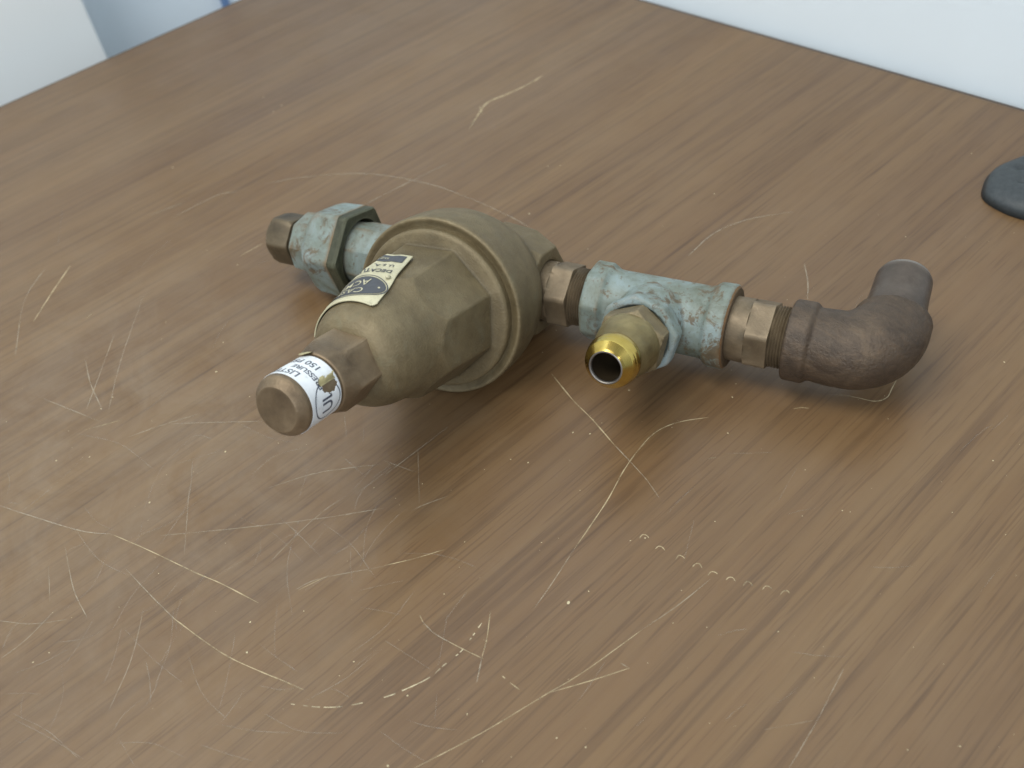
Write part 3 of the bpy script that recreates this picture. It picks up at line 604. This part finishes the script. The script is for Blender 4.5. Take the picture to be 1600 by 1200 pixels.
pr = join(disc_vf(plate_pt, UC, 81.5, 15.0, 6.6, 0.84), disc_vf(plate_pt, UC, 81.5, 15.9, 7.4, 0.84, inner=0.965, m=1), grid_patch(plate_pt, 1.6, 36, 57.6, 63.4, 60, 8, 0.84),
          text_vf('DECATUR, ILL.', 3.2, plate_pt, 2.2, 71.6, 0.84, 'LEFT', bold=0.06), text_vf('U. S. A.', 2.6, plate_pt, 3.2, 66.8, 0.84, 'LEFT', bold=0.05))
part('plate_print', pr, M['ink'], np_, angle=None)
lt = join(text_vf('CASH', 5.4, plate_pt, UC, 84.6, 0.97, sx=1.02, bold=0.02), text_vf('ACME', 5.4, plate_pt, UC, 78.6, 0.97, sx=1.02, bold=0.02),
          disc_vf(plate_pt, UC-12.3, 81.5, 0.5, 0.5, 0.97, n=12, m=1), disc_vf(plate_pt, UC+12.3, 81.5, 0.5, 0.5, 0.97, n=12, m=1), text_vf('SIZE', 2.4, plate_pt, UC-6, 60.5, 0.97))
part('plate_lettering', lt, M['cream'], np_, angle=None)
# rivet of the plate
part('rivet', lathe([(0, 1.0), (0.5, 0.95), (0.9, 0.6), (1.0, 0.1)], o=plate_pt(2.4, 75.3, 0.9), ax=(plate_pt(2.4, 75.3, 5)-plate_pt(2.4, 75.3, 0)).normalized(), u=Y_, v=(plate_pt(2.4, 75.3, 5)-plate_pt(2.4, 75.3, 0)).normalized().cross(Y_), seg=16), M['cream'], np_)
# ---- sticker on the cap
def cap_pt(u, s, off):
    t = u/10.4; r = interp(s, [108, 112, 132.8], [9.8, 10.2, 10.4])+off; return Vector((r*math.cos(t), -s, r*math.sin(t)))
def deg(a): return math.radians(a)*10.4
def hole(u, s):
    q = ((u-deg(25))/2.3)**2+((s-122.2)/3.6)**2
    return q < 1+0.55*noise.noise(Vector((u*0.9, s*0.7, 3.1)))
STK = part('cap_sticker', grid_patch(cap_pt, deg(-80), deg(215), 117.6, 132.6, 190, 66, 0.10, hole), M['white'], angle=None)
sd = STK.modifiers.new('sheet', 'SOLIDIFY'); sd.thickness = 0.00012; sd.offset = 0
def ink_cut(vf):
    V, F = vf; keep = []
    for q in F:
        c = sum((V[i] for i in q), Vector())/len(q); t = math.atan2(c.z, c.x)*10.4
        if not hole(t, -c.y): keep.append(q)
    return V, keep
tx = join(text_vf('LISTED', 3.9, cap_pt, deg(68), 129.9, 0.20, 'LEFT', bold=0.07), text_vf('PRESSURE', 3.0, cap_pt, deg(26), 126.0, 0.20, 'LEFT', bold=0.07),
          text_vf('150 PSI', 3.7, cap_pt, deg(56), 121.9, 0.20, 'LEFT', bold=0.07), disc_vf(cap_pt, deg(2), 124.7, 6.4, 6.5, 0.20, inner=0.93, m=1), text_vf('UL', 7.0, cap_pt, deg(0), 124.7, 0.20, sx=0.85, bold=0.1))
part('sticker_lettering', ink_cut(tx), M['ink2'], STK, angle=None)
def flap_pt(u, s, off):
    k = max(0, (u-deg(33)))/3.2; P = cap_pt(u-0.5*k, s+0.5*math.sin(u*2), 0.25+2.3*k*(1-0.45*k)+0.5*noise.noise(Vector((u, s*0.6, 0)))*k+off); return P
fl = part('torn_flap', grid_patch(flap_pt, deg(33)-0.3, deg(33)+3.4, 118.8, 126.5, 10, 24, 0, lambda u, s: u > deg(33)+1.2+2.0*(0.5+noise.noise(Vector((s*0.55, 1.7, 0))))), M['torn'], STK, angle=None)
def bit_pt(u, s, off): return cap_pt(u, s, 0.2+1.1*math.sin((s-114.6)/5*2.4)+off)
part('torn_flap', grid_patch(bit_pt, deg(96), deg(118), 114.8, 119.2, 12, 12, 0, lambda u, s: ((u-deg(107))/2.3)**2+((s-117)/2.2)**2 > 1+0.4*noise.noise(Vector((u*2, s*2, 5)))), M['torn'], STK, angle=None)

# ---- left run: union and end fitting
part('end_fitting', lathe([(-112.5, 8), (-112.4, 9.6), (-111, 11.2, 6, 0, 10.3), (-108.4, 12.0, 6, 0, 10.6), (-101, 12.0, 6, 0, 10.6), (-99.6, 11.0, 6, 0, 10.3), (-99, 9.0), (-95, 9.8)], o=(3.6, 0, 0), seg=144), M['plug'], angle=25)
part('union_collar', lathe([(-96.6, 11), (-96.5, 13.2, 8, 5, 12.4), (-95.6, 14.2, 8, 5, 13.0), (-87.5, 14.6, 8, 5, 13.4), (-85, 15)], o=(3.6, 0, 0), seg=144), M['blue'], angle=25)
UN = lathe(dense([(-88, 13.0, 6, 0, 13), (-87.4, 15.8, 6, 0, 15.5), (-84.5, 19.2, 6, 0, 17.6), (-81.5, 20.8, 6, 0, 18.5), (-70.0, 21.4, 6, 0, 18.9), (-69.8, 16, 6, 0, 15.6)], 1.2), o=(3.6, 0, 0), seg=180, cap1=False)
UNO = part('union_nut', UN, M['blue'], angle=28)
part('nut_rim', lathe(dense([(-70.0, 21.2, 6, 0, 18.8), (-66.4, 21.3, 6, 0, 18.8), (-65.6, 20.6, 6, 0, 18.3), (-65.5, 15.6, 6, 0, 15.6), (-70, 14.9, 6, 0, 14.9)], 1.2), o=(3.6, 0, 0), seg=180, cap0=False, cap1=False), M['rim'], UNO, angle=28)
part('union_tailpiece', lathe([(-80, 13.4), (-66, 13.8), (-63, 14.6, 8, 22, 13.4), (-42, 14.8, 8, 22, 13.6), (-40.5, 13.4, 8, 22, 12.8), (-40, 10.5), (-32, 10.5)], o=(3.6, 0, 0), seg=144), M['blue'], angle=25)

# ---- right run
def nipple(name, a, m, rot=8):
    b = a
    H = (6, rot, 11.9)
    return part(name, lathe(dense([(b[0]-4, 10), (b[0], 10.6), (b[0]+0.2, 12.2), (b[1], 12.4), (b[1]+.3, 13.4, *H), (b[2], 13.4, *H), (b[2]+.4, 11.4)] + [(b[2]+.8+k*.55, 11.0 if k % 2 else 11.8) for k in range(int((b[3]-b[2]-1.0)/.55))] + [(b[3], 10.8), (b[3]+5, 10.4)], 1.6), seg=144), m, angle=28)
nipple('hex_nipple', (27.5, 33, 42, 49.5), M['copper'])
nipple('hex_nipple', (103, 113.5, 122, 128), M['copper'], 14)
# tee: run, branch, three collars, one casting
def tube_prof(prof, **k): return lathe(prof, **k)
run = lathe([(49.0, 11.2), (49.1, 15.2, 8, 10, 14.6), (49.8, 16.2, 8, 10, 15.2), (56.6, 16.2, 8, 10, 15.2), (58.2, 14.2), (60, 13.9), (96, 14.1), (98, 14.6), (99, 15.8), (100, 16.4), (105.4, 16.6), (106.2, 16.0), (106.3, 13.0), (103.5, 12.6)], seg=96)
branch = lathe([(3, 13.6), (17, 13.4), (18.5, 14.0), (19.6, 15.4, 8, 10, 14.4), (25.6, 15.6, 8, 10, 14.6), (26.6, 15.0, 8, 10, 14.2), (26.7, 12.2), (25, 12)], o=(77.5, 0, 0), seg=96, **BX)
fill = lathe([(8, 14.6), (13, 13.9), (17, 13.2)], o=(77.5, 0, 0), seg=64, **BX)
part('tee', join(run, branch, fill), M['blue'], remesh=0.5, smooth=5)
part('rust_ring', lathe([(104.5, 12.2), (106.7, 12.3), (106.75, 15.2), (106.0, 16.0)], seg=96, cap0=False, cap1=False), M['rust'], bpy.data.objects['tee'])
TB = dict(o=(77.5, 0, 0), **BX)
HB = (6, 22, 11.7)
part('hex_bushing', lathe(dense([(24, 11), (26.9, 11.6), (27.2, 12.8, *HB), (27.8, 13.4, *HB), (33.6, 13.4, *HB), (34.6, 12.6, *HB), (35.2, 11.9)], 1.2), seg=180, **TB), M['bronze'], angle=26)
NZ = part('nozzle', lathe(dense([(34.4, 11.9), (37, 11.8), (40.5, 11.2), (44.5, 10.2), (46.6, 9.5), (47.6, 9.1)], 0.6), seg=96, cap1=False, **TB), M['tarnish'], angle=None)
part('brass_ring', lathe(dense([(46.4, 9.2), (47.2, 9.25), (48.6, 9.7), (50.4, 9.9), (52.0, 9.7), (52.8, 9.4), (53.2, 9.45), (54.6, 9.0), (57.2, 6.8), (57.8, 6.2)], 0.25), seg=96, cap0=False, cap1=False, **TB), M['brass'], NZ, angle=None)
part('bore', lathe(dense([(57.75, 6.25), (58.0, 5.9), (57.9, 5.6), (57.0, 5.35), (56.6, 5.3)], 0.5), seg=72, cap0=False, cap1=False, **TB), M['lip'], NZ, angle=None)
part('bore', lathe([(57.0, 5.25), (41, 5.1), (41, 0.2)], seg=48, cap0=False, cap1=True, **TB), M['dark'], NZ, angle=None)

# ---- elbow and pipe stub
psi = math.radians(28); ED = Vector((0, math.cos(psi), math.sin(psi))); EC = Vector((161, 0, 0)); EU = X_; EV = ED.cross(EU)
RB_ = 15.5; Vb, Fb = [], []; seg = 72; path = []
for a in (130, 134, 138, 141, 145): path.append((Vector((a, 0, 0)), X_, -ED, 13.2+0.9*(a-130)/14))
cB = Vector((161-RB_, 0, 0))+ED*RB_
for i in range(1, 25):
    t = i/24*math.pi/2; P = cB+X_*RB_*math.sin(t)-ED*RB_*math.cos(t); path.append((P, X_*math.cos(t)+ED*math.sin(t), -ED*math.cos(t)+X_*math.sin(t), 13.9+1.0*math.sin(2*t)))
for b_ in (18.0, 18.8): path.append((EC+ED*b_, ED, X_, 14.0 if b_ < 18.5 else 13.2))
for P, T_, U_, r in path:
    B_ = T_.cross(U_)
    for j in range(seg):
        t = 2*math.pi*j/seg; Vb.append(P+(U_*math.cos(t)+B_*math.sin(t))*r)
for i in range(len(path)-1):
    for j in range(seg): Fb.append((i*seg+j, i*seg+(j+1) % seg, (i+1)*seg+(j+1) % seg, (i+1)*seg+j))
Fb.append(tuple(range(seg))[::-1]); Fb.append(tuple((len(path)-1)*seg+j for j in range(seg)))
col1 = lathe([(127.6, 11.5), (127.7, 14.3), (128.4, 15.2), (135.2, 15.3), (136.3, 14.6), (137, 13.4)], seg=96)
part('elbow', join((Vb, Fb), col1), M['iron'], remesh=0.55, smooth=5)
part('pipe_stub', lathe(dense([(15, 11.8), (19, 11.5), (28, 10.6), (38.4, 10.3), (39.3, 10.1), (39.6, 9.4), (39.6, 9.0)], 1.0), o=EC, ax=ED, u=EU, v=EV, seg=96), M['stub'], angle=30)
part('pipe_end_rim', lathe([(39.2, 9.3), (40.6, 9.5), (41.1, 9.2), (41.1, 7.7), (34, 7.6)], o=EC, ax=ED, u=EU, v=EV, seg=96, cap0=False), M['lip'], bpy.data.objects['pipe_stub'], angle=30)
